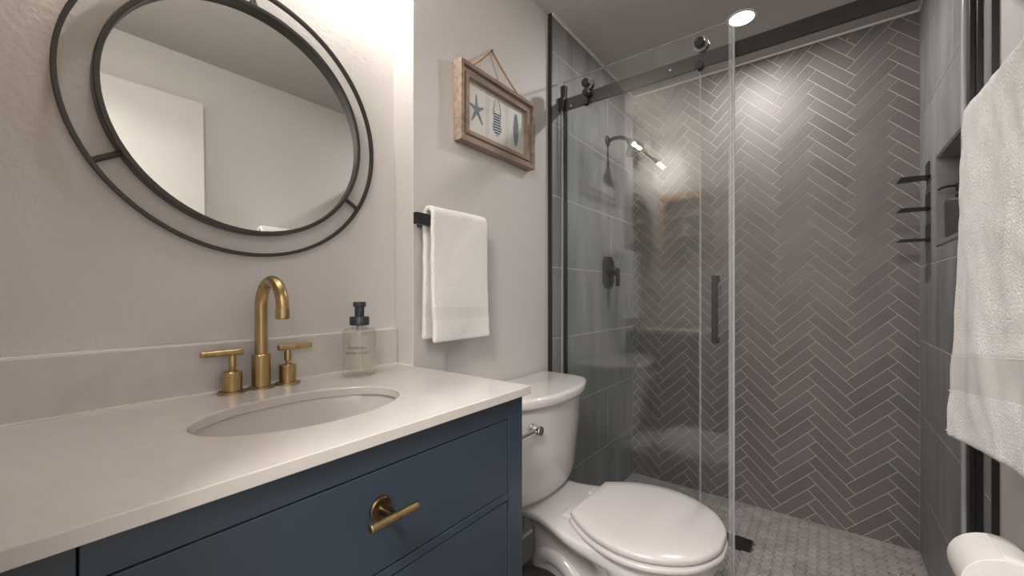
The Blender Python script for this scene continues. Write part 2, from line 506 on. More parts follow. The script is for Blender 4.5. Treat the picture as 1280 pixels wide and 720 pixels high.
# ------------------------------------------------------------------ vanity
VX = -.53; CT = .872; CB = .854
van = thing('vanity_cabinet', (-.77, .3625, ZF), 'navy blue painted bathroom vanity cabinet with brass pull, under the white countertop', 'cabinet')
b = new()
box(b, XM+.003, VX, .676, .725, ZF+.0, CB)          # right stile / side
box(b, XM+.003, VX, .0, .049, ZF+.0, CB)            # left stile
box(b, XM+.003, VX-.03, .049, .676, ZF+.09, ZF+.11); box(b, XM+.003, XM+.012, .049, .676, ZF+.11, CB)
box(b, VX-.03, VX, .0505, .6745, .8125, CB)           # top rail
box(b, VX-.03, VX, .0505, .6745, .6395, .6545)         # middle rail
box(b, VX-.03, VX, .0505, .6745, .330, .345)
box(b, VX-.03, VX, .0505, .6745, ZF+.085, ZF+.11)
obj('body', b, 'blue', van, smooth=0, bevel=.0012)
def drawer(z0, z1):
    b = new(); box(b, VX-.022, VX-.0005, .052, .6735, z0, z1)
    d = obj('drawer', b, 'blue', van, smooth=0, bevel=.0015)
    zc = .752 if z1 > .8 else (z0+z1)/2+.03
    yc = .3625
    b = new()
    lathe(b, [(0, 0), (.0185, 0), (.0185, .003), (.0165, .005), (.008, .006), (.0065, .010), (.0065, .032), (0, .032)], (VX-.0005, yc, zc), (1, 0, 0), 32)
    hh = obj('pull_handle', b, 'brass_dark', d)
    b = new(); lathe(b, [(0, -.041), (.0052, -.041), (.0062, -.0400), (.0062, .040), (.0052, .041), (0, .041)], (VX+.036, yc, zc), (0, 1, 0), 24)
    obj('grip_bar', b, 'brass', hh)
drawer(.6565, .8105); drawer(.347, .6375); drawer(ZF+.112, .328)
b = new(); box(b, VX-.08, VX-.06, .05, .675, ZF, ZF+.09); obj('toe_kick', b, 'dark_gap', van, smooth=0)

# countertop with oval cut-out
SCX, SCY, SA, SB = -.742, .3585, .117, .176
X0, X1, Y0, Y1 = XM+.001, -.516, YA+.001, .740
angs = sorted([2*PI*i/72 for i in range(72)]+[math.atan2(y-SCY, x-SCX) % (2*PI) for x in (X0, X1) for y in (Y0, Y1)])
def rectpt(t):
    c, s_ = math.cos(t), math.sin(t); k = 1e9
    if c > 1e-9: k = min(k, (X1-SCX)/c)
    if c < -1e-9: k = min(k, (X0-SCX)/c)
    if s_ > 1e-9: k = min(k, (Y1-SCY)/s_)
    if s_ < -1e-9: k = min(k, (Y0-SCY)/s_)
    return (SCX+c*k, SCY+s_*k)
def ell(t, a, bb):
    # ray-ellipse so points line up with rectpt
    c, s_ = math.cos(t), math.sin(t); k = 1/math.sqrt((c/a)**2+(s_/bb)**2); return (SCX+c*k, SCY+s_*k)
b = new()
rings = []
for fn, z in ((rectpt, CB), (rectpt, CT), (lambda t: ell(t, SA+.002, SB+.002), CT), (lambda t: ell(t, SA, SB), CT-.002), (lambda t: ell(t, SA, SB), CB)):
    rings.append([b.verts.new((*fn(t), z)) for t in angs])
rings.append(rings[0])
n = len(angs)
for A, B_ in zip(rings, rings[1:]):
    for i in range(n): b.faces.new((A[i], A[(i+1) % n], B_[(i+1) % n], B_[i]))
bmesh.ops.recalc_face_normals(b, faces=b.faces)
cth = thing('countertop', (-.77, .3625, CB), 'glossy cream quartz countertop with an oval sink cutout on the navy vanity', 'countertop')
obj('counter_slab', b, 'quartz', cth, smooth=30, bevel=.0015)
b = new(); box(b, XM+.0005, XM+.019, Y0, Y1, CT+.0005, .9735)
obj('backsplash', b, 'quartz', cth, smooth=0, bevel=.0015)
b = new(); box(b, XM+.0005, XM+.017, Y0, Y1, .9737, .9768)
box(b, XM+.019, XM+.0225, Y0, Y1, CT+.0002, CT+.003)
box(b, XM+.02, XP+.001, Y1-.001, YS-.0005, CT-.001, CT+.002)
obj('caulk_bead', b, 'caulk', cth, smooth=0)
# sink basin
sk = thing('sink', (SCX, SCY, CB-.15), 'white oval undermount sink basin set in the countertop', 'sink')
b = new(); rings = []
prof = [(1.14, 0), (1.06, 0), (1.04, -.01), (1.02, -.04), (.96, -.08), (.82, -.115), (.55, -.138), (.25, -.145), (.12, -.147)]
for s_, z in prof: rings.append([b.verts.new((SCX+SA*s_*math.cos(2*PI*i/64), SCY+SB*s_*math.sin(2*PI*i/64), CB-.0008+z)) for i in range(64)])
for A, B_ in zip(rings, rings[1:]):
    for i in range(64): b.faces.new((A[i], A[(i+1) % 64], B_[(i+1) % 64], B_[i]))
o_ = obj('basin', b, 'porcelain', sk, smooth=60)
sm = o_.modifiers.new('thick', 'SOLIDIFY'); sm.thickness = .006; sm.offset = -1
b = new(); lathe(b, [(.022, 0), (.022, .003), (.015, .004), (.012, .001), (0, .001)], (SCX, SCY, CB-.149), n=32)
obj('drain', b, 'brass_dark', sk)

# ------------------------------------------------------------------ faucet
FX, FY = -.970, .3645
fa = thing('faucet', (FX, FY, CT), 'brushed brass gooseneck faucet with two lever handles behind the sink', 'faucet')
b = new(); lathe(b, [(0, 0), (.0270, 0), (.0270, .0022), (.022, .004), (.018, .0045), (.018, .072), (.0172, .0728), (0, .0728)], (FX, FY, CT+.0005), n=40)
obj('spout_base', b, 'brass', fa)
pts = [(FX, FY, CT+.070), (FX, FY, CT+.12), (FX, FY, 1.045)]
RR = .052
for i in range(1, 19):
    t = PI*i/18*1.0; pts.append((FX+RR-RR*math.cos(t), FY, 1.050+RR*math.sin(t)))
ex = pts[-1]
pts.append((ex[0]+.0, FY, 1.044))
b = new(); tube(b, pts, .0122, n=28)
obj('gooseneck_spout', b, 'brass', fa)
b = new(); lathe(b, [(0, 0), (.0115, 0), (.0130, .001), (.0130, .0200), (.0122, .0206)], (FX+2*RR, FY, 1.026), n=28)
lathe(b, [(0, .001), (.0095, .001), (.0095, -.001), (.0115, -.001)], (FX+2*RR, FY, 1.026), n=28)
obj('spout_tip', b, 'brass', fa)
for sgn, yy in ((-1, .3100), (1, .4195)):
    b = new()
    lathe(b, [(0, 0), (.0268, 0), (.0268, .0022), (.0245, .0038), (.0175, .0045), (.0175, .042), (.0167, .0428), (.008, .0428), (.008, .0455), (.0055, .047), (.0055, .052), (.0072, .053), (.0072, .068), (.0055, .076), (.0055, .0775), (0, .0775)], (FX, yy, CT+.0005), n=36)
    hd = obj('valve_handle', b, 'brass', fa)
    a0, a1 = (yy-.054, yy+.020) if sgn < 0 else (yy-.020, yy+.054)
    b = new(); lathe(b, [(0, a0-yy), (.0055, a0-yy), (.0065, a0-yy+.001), (.0065, a1-yy-.001), (.0055, a1-yy), (0, a1-yy)], (FX, yy, CT+.083), (0, 1, 0), 24)
    obj('lever', b, 'brass', hd)

# ------------------------------------------------------------------ soap bottle
BX, BY = -.925, .572
so = thing('soap_bottle', (BX, BY, CT), 'clear glass hand soap pump bottle with charcoal pump on the countertop beside the faucet', 'bottle')
b = new()
lathe(b, [(0, 0), (.034, 0), (.0385, .003), (.0395, .007), (.0395, .108), (.038, .114), (.033, .1175), (.021, .119), (.0185, .121), (.0185, .131),
          (.0165, .131), (.0165, .119), (.020, .1165), (.032, .114), (.0365, .109), (.0365, .020), (.034, .016), (0, .014)], (BX, BY, CT+.0008), n=48)
bo = obj('glass_bottle', b, 'bottle_glass', so)
b = new(); lathe(b, [(0, .0145), (.0335, .0165), (.0362, .0205), (.0362, .100), (0, .100)], (BX, BY, CT+.0008), n=48)
obj('liquid_soap', b, 'liquid', so)
b = new(); cyl(b, (BX, BY, CT+.018), (BX, BY, CT+.118), .0028, n=12); cyl(b, (BX, BY, CT+.108), (BX, BY, CT+.131), .0085, n=20)
M['tubeplastic'] = mat('cloudy_plastic', (.6, .58, .54), .3)
obj('dip_tube', b, 'tubeplastic', so)
b = new(); lathe(b, [(0, .125), (.0215, .125), (.0235, .1265), (.0235, .145), (.0225, .1465), (.0115, .1470), (.0115, .171), (0, .171)], (BX, BY, CT+.0008), n=40)
col_ = obj('pump_collar', b, 'rubber', so)
# head with short nozzle, pointing toward the viewer
b = new(); lathe(b, [(0, .171), (.0145, .171), (.0155, .172), (.0155, .182), (.0145, .1835), (0, .1835)], (BX, BY, CT+.0008), n=36)
hdv = Vector((.80, -.60, 0)).normalized()
tube(b, [Vector((BX, BY, CT+.178))+hdv*.010, Vector((BX, BY, CT+.178))+hdv*.019], .0045, n=14)
obj('pump_head', b, 'rubber', so)
# printed text wrapped round the bottle
def wrapped_text(lines, size, zc, ang0, rad, parent):
    bm = new()
    for li, t in enumerate(lines):
        c = D.curves.new('t', 'FONT'); c.body = t; c.align_x = 'CENTER'; c.size = size; c.space_character = 1.25; c.resolution_u = 2
        to = D.objects.new('t', c); COL.objects.link(to)
        dg = bpy.context.evaluated_depsgraph_get(); dg.update()
        me = D.meshes.new_from_object(to.evaluated_get(dg))
        base = len(bm.verts)
        vs = []
        for v in me.vertices:
            a = ang0+v.co.x/rad
            vs.append(bm.verts.new((BX+rad*math.cos(a), BY+rad*math.sin(a), zc-li*size*1.45+v.co.y)))
        for p in me.polygons:
            try: bm.faces.new([vs[i] for i in p.vertices])
            except ValueError: pass
        D.objects.remove(to); D.curves.remove(c); D.meshes.remove(me)
    return obj('printed_text', bm, 'ink', parent, smooth=0)
wrapped_text(['FOAMING', 'HAND SOAP'], .0084, CT+.070, math.radians(-42), .0402, so)

# ------------------------------------------------------------------ round mirror
MY, MZ = .3615, 1.458
mi_ = thing('round_mirror', (XM, MY, MZ-.3), 'round wall mirror in a double black metal ring frame above the sink', 'mirror')
def ring(bm, R, x0, x1, w, n=96, tilt=0):
    """rectangular-section ring round the X axis"""
    vs = []
    for i in range(n):
        t = 2*PI*i/n; c, s_ = math.cos(t), math.sin(t)
        q = []
        for (x, r) in ((x0, R), (x1, R), (x1, R-w), (x0, R-w)):
            q.append(bm.verts.new((x, MY+r*c, MZ+r*s_)))
        vs.append(q)
    for i in range(n):
        A, B_ = vs[i], vs[(i+1) % n]
        for k in range(4): bm.faces.new((A[k], A[(k+1) % 4], B_[(k+1) % 4], B_[k]))
    bmesh.ops.recalc_face_normals(bm, faces=bm.faces)
b = new(); ring(b, .299, XM+.009, XM+.020, .0075)
obj('outer_ring', b, 'gunmetal', mi_, smooth=30, bevel=.001)
b = new(); ring(b, .252, XM+.003, XM+.031, .0095)
obj('inner_ring', b, 'gunmetal', mi_, smooth=30, bevel=.0015)
for a in (90, 211, -31):
    t = math.radians(a); c, s_ = math.cos(t), math.sin(t)
    b = new(); tube(b, [(XM+.0145, MY+.250*c, MZ+.250*s_), (XM+.0145, MY+.293*c, MZ+.293*s_)], .0052, n=14)
    obj('strut', b, 'gunmetal', mi_)
b = new()
tl = math.radians(1.5)
lathe(b, [(0, 0), (.2435, 0), (.2435, .002), (0, .002)], (0, 0, 0), (1, 0, 0), 96)
for v in b.verts:
    v.co = Matrix.Rotation(-tl, 3, 'Y') @ v.co + Vector((XM+.0185, MY, MZ))
obj('mirror_glass', b, 'mirror', mi_, smooth=20)
b = new(); tube(b, [(XM+.002, MY, MZ+.262), (XM+.014, MY, MZ+.262)], .008, n=16); obj('hanger', b, 'gunmetal', mi_)

# ------------------------------------------------------------------ vanity light (above the frame edge, seen reflected in the glass)
LX, LY, LZ = -.925, .36, 2.00
vl = thing('vanity_light', (XM, LY, LZ), 'two bulb brass vanity light with clear bulbs above the round mirror', 'lamp')
b = new(); lathe(b, [(0, 0), (.055, 0), (.055, .012), (.048, .018), (0, .018)], (XM+.0005, LY, LZ-.02), (1, 0, 0), 40); obj('backplate', b, 'brass_dark', vl)
b = new(); tube(b, [(XM+.012, LY, LZ-.02), (XM+.06, LY, LZ-.018), (LX, LY, LZ)], .007, n=16); obj('arm', b, 'brass_dark', vl)
b = new(); tube(b, [(LX, LY-.13, LZ), (LX, LY+.13, LZ)], .006, n=16); obj('cross_bar', b, 'brass_dark', vl)
for sg in (-1, 1):
    b = new(); lathe(b, [(0, .125), (.016, .125), (.018, .130), (.018, .172), (.014, .178), (0, .178)], (LX, LY, LZ), (0, sg, 0), 28)
    sc = obj('socket', b, 'brass', vl)
    b = new(); lathe(b, [(.013, .178), (.014, .190), (.026, .215), (.031, .240), (.029, .262), (.018, .280), (0, .287)], (LX, LY, LZ), (0, sg, 0), 32)
    obj('glass_bulb', b, 'bulb_glass', sc)
    b = new()
    for k in range(6):
        a = 2*PI*k/6; c, s_ = math.cos(a), math.sin(a)
        tube(b, [(LX+.005*c, LY+sg*.195, LZ+.005*s_), (LX+.010*c, LY+sg*.250, LZ+.010*s_)], .0009, n=6)
    obj('filament', b, 'filament', sc)
    lamp('bulb_light', 'POINT', (LX, LY+sg*.235, LZ), BULB_W, (1, .945, .895), shadow_soft_size=.011)

# ------------------------------------------------------------------ recessed shower light
rl = thing('recessed_light', (-.28, 1.978, H), 'bright round recessed light in the shower ceiling', 'lamp')
b = new(); lathe(b, [(.058, 0), (.058, -.003), (.050, -.006), (.047, -.005), (.047, 0)], (-.28, 1.978, H), n=40); obj('trim_ring', b, 'plastic_white', rl)
b = new(); lathe(b, [(0, -.001), (.046, -.001), (.046, -.004), (0, -.006)], (-.28, 1.978, H), n=40); obj('lens', b, 'can', rl)
# ceiling vent (reflected in the glass)
cv = thing('ceiling_vent', (-.54, 1.0, H), 'white slatted exhaust vent in the bathroom ceiling reflected in the shower glass', 'vent')
b = new(); box(b, -.66, -.42, .90, 1.10, H-.008, H); obj('vent_frame', b, 'plastic_white', cv, smooth=0, bevel=.003)
b = new()
for i in range(14): box(b, -.645+i*.016, -.638+i*.016, .915, 1.085, H-.012, H-.0085)
obj('vent_slats', b, 'plastic_white', cv, smooth=0)

# ------------------------------------------------------------------ framed beach picture
PX = XP; PY0, PY1, PZ0, PZ1 = .900, 1.305, 1.560, 1.815
pc = thing('picture_frame', (PX, 1.1, PZ0), 'weathered wood framed beach picture hanging by a rope above the towel', 'picture')
def rframe(bm, x0, x1, y0, y1, z0, z1, w):
    """mitred rectangular frame"""
    o4 = [(y0, z0), (y1, z0), (y1, z1), (y0, z1)]; i4 = [(y0+w, z0+w), (y1-w, z0+w), (y1-w, z1-w), (y0+w, z1-w)]
    for k in range(4):
        a, c = o4[k], o4[(k+1) % 4]; d, e = i4[(k+1) % 4], i4[k]
        prism(bm, [a, c, d, e], 'x', x0, x1)
b = new(); rframe(b, PX+.001, PX+.036, PY0, PY1, PZ0, PZ1, .014); obj('outer_frame', b, 'wood', pc, smooth=0, bevel=.0015)
b = new(); rframe(b, PX+.001, PX+.022, PY0+.0142, PY1-.0142, PZ0+.0142, PZ1-.0142, .015)
obj('inset_frame', b, 'wood_light', pc, smooth=0, bevel=.001)
b = new(); rframe(b, PX+.001, PX+.031, PY0+.0285, PY1-.0285, PZ0+.028, PZ1-.028, .014); obj('inner_frame', b, 'wood', pc, smooth=0, bevel=.0015)
AX = PX+.014
b = new(); box(b, AX-.004, AX, PY0+.042, PY1-.042, PZ0+.041, PZ1-.041); art = obj('art_print', b, 'art_paper', pc, smooth=0)
yc3 = (.9925, 1.0985, 1.208)
b = new()
for yc in yc3: box(b, AX, AX+.0006, yc-.044, yc+.044, PZ0+.050, PZ1-.050)
obj('print_panels', b, 'art_panel', pc, smooth=0)
# starfish
b = new(); cy_, cz_ = .9925, 1.688; poly = []
for k in range(5):
    a = PI/2+k*2*PI/5+.06
    R1 = (.052, .050, .052, .056, .046)[k]
    for da, rr in ((-.63, .0135), (-.16, R1*.62), (-.045, R1*.96), (.045, R1*.96), (.16, R1*.62)):
        poly.append((cy_+rr*math.cos(a+da)*.86, cz_+rr*math.sin(a+da)))
prism(b, poly, 'x', AX+.0007, AX+.0014); obj('starfish_print', b, 'starfish_ink', pc, smooth=0)
# swimsuit
b = new(); cy_ = 1.0985
half = [(.020, 1.728), (.0225, 1.712), (.0185, 1.695), (.0195, 1.680), (.0235, 1.664), (.0245, 1.655), (.012, 1.640), (.006, 1.634)]
top = [(-.0155, 1.716), (-.006, 1.710), (.006, 1.710), (.0155, 1.716)]
poly = [(cy_-h_, z_) for h_, z_ in half]+[(cy_+h_, z_) for h_, z_ in half[::-1]]+[(cy_-p[0], p[1]) for p in top]
prism(b, poly, 'x', AX+.0007, AX+.0014)
for s_ in (-1, 1): tube(b, [(AX+.0012, cy_+s_*.0185, 1.724), (AX+.0012, cy_+s_*.014, 1.745), (AX+.0012, cy_+s_*.009, 1.758)], .0012, n=6)
obj('swimsuit_print', b, 'stripes', pc, smooth=0)
# surfboard
b = new(); cy_, cz_ = 1.208, 1.6885; poly = []
for k in range(40):
    a = 2*PI*k/40; poly.append((cy_+.0155*math.copysign(abs(math.cos(a))**1.15, math.cos(a)), cz_+.062*math.sin(a)))
prism(b, poly, 'x', AX+.0007, AX+.0014); sb_ = obj('surfboard_print', b, 'art_blue', pc, smooth=0)
b = new(); box(b, AX+.0015, AX+.0019, cy_-.0006, cy_+.0006, cz_-.057, cz_+.057); obj('stringer', b, 'starfish_ink', sb_, smooth=0)
# rope and nail
b = new(); NX = PX+.006
A_, B_, C_ = Vector((PX+.030, .955, PZ1-.001)), Vector((NX, 1.078, 1.930)), Vector((PX+.030, 1.200, PZ1-.001))
pts = [A_.lerp(B_, i/10)+Vector((0, 0, -.004*math.sin(PI*i/10))) for i in range(10)]+[B_+Vector((0, 0, .001))]+[B_.lerp(C_, i/10)+Vector((0, 0, -.004*math.sin(PI*i/10))) for i in range(1, 11)]
tube(b, pts, .0032, n=10); obj('hanging_rope', b, 'rope', pc)
b = new(); cyl(b, (PX, 1.078, 1.927), (PX+.012, 1.078, 1.927), .0025, n=12); obj('nail', b, 'brass_dark', pc)

# ------------------------------------------------------------------ towel bars and towels
def wrap_towel(name, profile_fn, y0, y1, ny, parent, mname='towel', thick=.008, seed=1, lab=None, amp=.002, edge=None):
    """profile_fn(s, u) -> (x, y, z) sheet, s along the length, u across (0..1); solidified"""
    pass

def sheet(bm, fn, ns, nu, mi_fn=None):
    g = [[bm.verts.new(fn(i/ns, j/nu)) for j in range(nu+1)] for i in range(ns+1)]
    for i in range(ns):
        for j in range(nu):
            f = bm.faces.new((g[i][j], g[i+1][j], g[i+1][j+1], g[i][j+1]))
            if mi_fn: f.material_index = mi_fn((i+.5)/ns, (j+.5)/nu)
    return g

def path_at(P, s):
    """P list of points, s 0..1 by arc length"""
    ls = [0]
    for a, c in zip(P, P[1:]): ls.append(ls[-1]+(Vector(c)-Vector(a)).length)
    t = s*ls[-1]
    for i in range(len(P)-1):
        if t <= ls[i+1] or i == len(P)-2:
            k = (t-ls[i])/(ls[i+1]-ls[i]); return Vector(P[i]).lerp(Vector(P[i+1]), k), t
tb = thing('towel_bar', (XP, .85, 1.28), 'short black square towel bar on the wall beside the vanity', 'towel bar')
BZ0, BZ1 = 1.266, 1.298
b = new(); box(b, -.882, -.868, .706, .985, BZ0, BZ1); obj('bar', b, 'black', tb, smooth=0, bevel=.001)
for yy in (.765, .955):
    b = new(); box(b, XP+.0005, -.882, yy-.011, yy+.011, BZ0+.004, BZ1-.004); obj('wall_post', b, 'black', tb, smooth=0, bevel=.001)

def towel(name, xb0, xb1, ztop, y0, y1, zf, zb, thick, label, bands, side=1, seed=3, amp=.003, flare=.0, lean=0., drop=0., skew=0.):
    """towel folded over a bar between x planes xb0 (wall side) and xb1 (room side); side = +1 if the room is toward +X"""
    root = thing(name, ((xb0+xb1)/2, (y0+y1)/2, zf), label, 'towel')
    # cross section, front bottom -> over the bar -> back bottom
    xm = (xb0+xb1)/2; r = abs(xb1-xb0)/2
    P = [(xb1+side*lean, 0, zf)]
    P += [(xb1+side*lean*.3, 0, zf+(ztop-zf)*.6), (xb1, 0, ztop-r)]
    for i in range(1, 8):
        t = PI*i/8; P.append((xm+side*r*math.cos(t), 0, ztop-r+r*math.sin(t)))
    P += [(xb0, 0, ztop-r), (xb0, 0, zb)]
    tot = path_at(P, 1)[1]
    def fn(s, u):
        p, d = path_at(P, s)
        hang = max(0, ztop-p.z)/(ztop-zf)
        y = y0+(y1-y0)*u
        y += (u-.5)*flare*hang + skew*hang*u
        n1 = noise.noise(Vector((y*6+seed, p.z*3, seed+s*2)))
        n2 = noise.noise(Vector((y*30, p.z*22+seed, seed*2.3)))
        x = p.x+side*(n1*amp*2*(.25+hang)+n2*amp*.35)
        z = p.z+n1*.002
        front = s < .5
        if front: z += drop*(1-u)*min(1, hang*1.1)
        return (x, y+n2*.0012, z)
    def mi(s, u):
        p, d = path_at(P, s)
        for (a, c) in bands:
            if a < p.z-zf < c and s < .5: return 1
            if a < p.z-zb < c and s > .6: return 1
        return 0
    b = new(); sheet(b, fn, 110, 30, mi)
    o = obj('towel_cloth', b, ['towel', 'weave'], root, smooth=80)
    md = o.modifiers.new('thick', 'SOLIDIFY'); md.thickness = thick; md.offset = 0
    md.use_even_offset = True
    bv = o.modifiers.new('round', 'BEVEL'); bv.width = thick*.42; bv.segments = 3; bv.limit_method = 'ANGLE'; bv.angle_limit = math.radians(60)
    # raised seams at the band edges and hem
    for (a, c) in bands:
        for zz in (a, c):
            pts = []
            for k in range(25):
                u = (k)/24
                # front s for height zf+zz
                ss = zz/tot
                q = Vector(fn(ss, u)); pts.append((q.x+side*thick*.46, q.y, q.z))
            bb = new(); tube(bb, pts, .0011, n=8); obj('seam', bb, 'towel', o)
    pts = []
    for k in range(25):
        q = Vector(fn(.013/tot, k/24)); pts.append((q.x+side*thick*.46, q.y, q.z))
    bb = new(); tube(bb, pts, .0010, n=8); obj('seam', bb, 'towel', o)
    return root
towel('hand_towel', -.894, -.860, 1.318, .752, .980, .940, .948, .014,
      'white folded hand towel hanging on the short black bar beside the vanity', [(.062, .098)], 1, 3, .005, flare=.014, lean=.006)
# right wall: black rail and large bath towel
tb2 = thing('towel_rail', (XRW, 1.05, 1.455), 'black towel rail on the right wall under the large towel', 'towel bar')
b = new(); box(b, .262, .276, .745, 1.30, 1.425, 1.455); obj('bar', b, 'black', tb2, smooth=0, bevel=.001)
for yy in (.775, 1.24):
    b = new(); box(b, .276, XRW-.0005, yy-.012, yy+.012, 1.428, 1.452); obj('wall_post', b, 'black', tb2, smooth=0, bevel=.001)
towel('bath_towel', .292, .246, 1.482, .84, 1.283, .765, .80, .018,
      'large white bath towel hanging on the right wall beside the shower', [(.10, .175)], -1, 9, .009, lean=.022, drop=.06)

# ------------------------------------------------------------------ toilet paper
tp = thing('toilet_paper_holder', (XRW, 1.07, .582), 'black toilet paper holder on the right wall', 'holder')
b = new(); lathe(b, [(0, 0), (.022, 0), (.022, .006), (.009, .008), (.009, .080), (0, .080)], (XRW-.0005, 1.150, .590), (-1, 0, 0), 28); obj('wall_post', b, 'black', tp)
b = new(); tube(b, [(XRW-.078, 1.158, .590), (XRW-.082, 1.14, .590), (XRW-.084, 1.10, .590), (XRW-.084, 1.000, .590)], .008, n=16); obj('arm', b, 'black', tp)
rl_ = thing('toilet_paper_roll', (.243, 1.07, .52), 'white toilet paper roll on the holder below the large towel', 'toilet paper')
b = new(); rx, rz, R0, R1 = .241, .582, .019, .0555
lathe(b, [(R0, 0), (R1-.001, 0), (R1, .001), (R1, .097), (R1-.001, .098), (R0, .098), (R0, 0)], (rx, 1.021, rz), (0, 1, 0), 56)
obj('paper', b, 'paper', rl_, smooth=30)
b = new()
def tailf(s, u):
    a = math.radians(95)-s*math.radians(70)
    return (rx+(R1+.0008)*math.cos(a), 1.0215+.097*u, rz+(R1+.0008)*math.sin(a))
sheet(b, tailf, 16, 4)
for k in (0,):
    pass
o_ = obj('loose_sheet', b, 'paper', rl_, smooth=60); md = o_.modifiers.new('thick', 'SOLIDIFY'); md.thickness = .001
b = new(); lathe(b, [(R0-.001, .0), (R0-.0002, .0), (R0-.0002, .098), (R0-.001, .098), (R0-.001, 0)], (rx, 1.021, rz), (0, 1, 0), 32)
M['card'] = mat('cardboard', (.35, .25, .16), .9); obj('cardboard_core', b, 'card', rl_)

# ------------------------------------------------------------------ toilet
TY = 1.168
to_ = thing('toilet', (-.55, TY, ZF), 'white two piece toilet with closed lid between the vanity and the shower', 'toilet')
def outline(xb, xf, hb, hf, s0=.30, s1=.52, rb=.05, n=40, sm=2.0):
    """closed plan outline; back at xb, front at xf, half widths hb (rear) and hf (bowl)"""
    out = []
    def wdt(s):
        k = min(1, max(0, (s-s0)/(s1-s0))); k = k*k*(3-2*k)
        w_ = hb+(hf-hb)*k
        sc_ = max(s1, .5)
        if s > sc_:
            q = (s-sc_)/(1-sc_); w_ *= max(0, 1-q**sm)**(1/2.0)
        if s < rb: w_ *= math.sqrt(max(0, 1-((rb-s)/rb)**2))*.35+.65 if s > 0 else .65
        return w_
    ss = [0]+[(1-math.cos(PI*i/n))/2 for i in range(1, n)]+[1]
    up = [(xb+(xf-xb)*s, wdt(s)) for s in ss]
    dn = [(x, -y) for x, y in up[::-1] if y > 1e-6]
    return up+dn
def loft(bm, rings, cap=True):
    R = [[bm.verts.new((x, TY+y, z)) for x, y in ol] for ol, z in rings]
    n = len(R[0])
    for A, B_ in zip(R, R[1:]):
        for i in range(n): bm.faces.new((A[i], A[(i+1) % n], B_[(i+1) % n], B_[i]))
    if cap: bm.faces.new(R[0][::-1]); bm.faces.new(R[-1])
    bmesh.ops.recalc_face_normals(bm, faces=bm.faces)
b = new()
rs = [(outline(-.755, -.345, .092, .105, .3, .5), ZF),
      (outline(-.752, -.35, .088, .102, .3, .5), ZF+.02),
      (outline(-.748, -.345, .084, .095, .35, .6), ZF+.06),
      (outline(-.752, -.33, .080, .098, .38, .66), .17),
      (outline(-.756, -.30, .080, .112, .40, .70), .22),
      (outline(-.760, -.262, .082, .144, .42, .68), .28),
      (outline(-.766, -.234, .088, .170, .38, .64), .325),
      (outline(-.780, -.222, .104, .180, .34, .60), .355),
      (outline(-.895, -.216, .126, .186, .28, .56), .368),
      (outline(-.908, -.214, .134, .187, .26, .54), .380),
      (outline(-.908, -.214, .134, .187, .26, .54), .392),
      (outline(-.904, -.217, .130, .184, .26, .54), .397),
      (outline(-.890, -.232, .118, .172, .26, .54), .399)]
loft(b, rs); obj('bowl', b, 'porcelain', to_, smooth=70)
for sg in (-1, 1):
    b = new(); pts = []
    for k in range(25):
        t = k/24
        a = math.radians(205-205*t)
        pts.append((-.655+.075*math.cos(a)*(1+.25*t), TY+sg*(.063+.010*t), .215+.080*math.sin(a)-.09*t))
    tube(b, pts, [.029]*25, n=20); obj('trapway', b, 'porcelain', to_, smooth=70)
    b = new(); lathe(b, [(0, .016), (.008, .014), (.012, .006), (.013, 0)], (-.56, TY+sg*.112, ZF+.0), n=20); obj('bolt_cap', b, 'porcelain', to_)
# seat ring and lid
def lidoutline(grow=0, xb=-.592, n=30):
    P = [(xb-grow, .118+grow*.6), (xb+.045, .152+grow), (xb+.10, .183+grow), (xb+.155, .198+grow), (xb+.20, .200+grow), (xb+.25, .190+grow), (xb+.30, .166+grow), (xb+.345, .128+grow), (xb+.375, .078+grow*.8), (xb+.388+grow, .03)]
    # smooth with Catmull-Rom
    Q = []
    E = [(2*P[0][0]-P[1][0], 2*P[0][1]-P[1][1])]+P+[(P[-1][0], -P[-1][1])]
    for i in range(1, len(E)-2):
        for k in range(4):
            t = k/4; p0, p1, p2, p3 = E[i-1], E[i], E[i+1], E[i+2]
            Q.append(tuple(.5*((2*p1[c])+(-p0[c]+p2[c])*t+(2*p0[c]-5*p1[c]+4*p2[c]-p3[c])*t*t+(-p0[c]+3*p1[c]-3*p2[c]+p3[c])*t**3) for c in (0, 1)))
    Q.append(P[-1])
    return Q+[(x, -y) for x, y in Q[::-1]]
def scl(ol, k):
    cx = -.40
    return [(cx+(x-cx)*k, y*k) for x, y in ol]
b = new(); base = lidoutline(.004)
loft(b, [(scl(base, .95), .3995), (scl(base, .955), .402), (scl(base, .995), .4035), (base, .408), (scl(base, .997), .413), (scl(base, .975), .4155)])
obj('seat', b, 'seat', to_, smooth=60)
b = new(); base = lidoutline(0)
loft(b, [(scl(base, .94), .4150), (scl(base, .945), .4195), (scl(base, .985), .4205), (base, .4240), (scl(base, 1.0), .432), (scl(base, .992), .4365), (scl(base, .965), .4395), (scl(base, .80), .4418), (scl(base, .5), .443), (scl(base, .2), .4435)])
obj('lid', b, 'seat', to_, smooth=60)
for sg in (-1, 1):
    b = new(); box(b, -.628, -.585, TY+sg*.085-.022, TY+sg*.085+.022, .3985, .414); obj('hinge', b, 'seat', to_, smooth=0, bevel=.004)
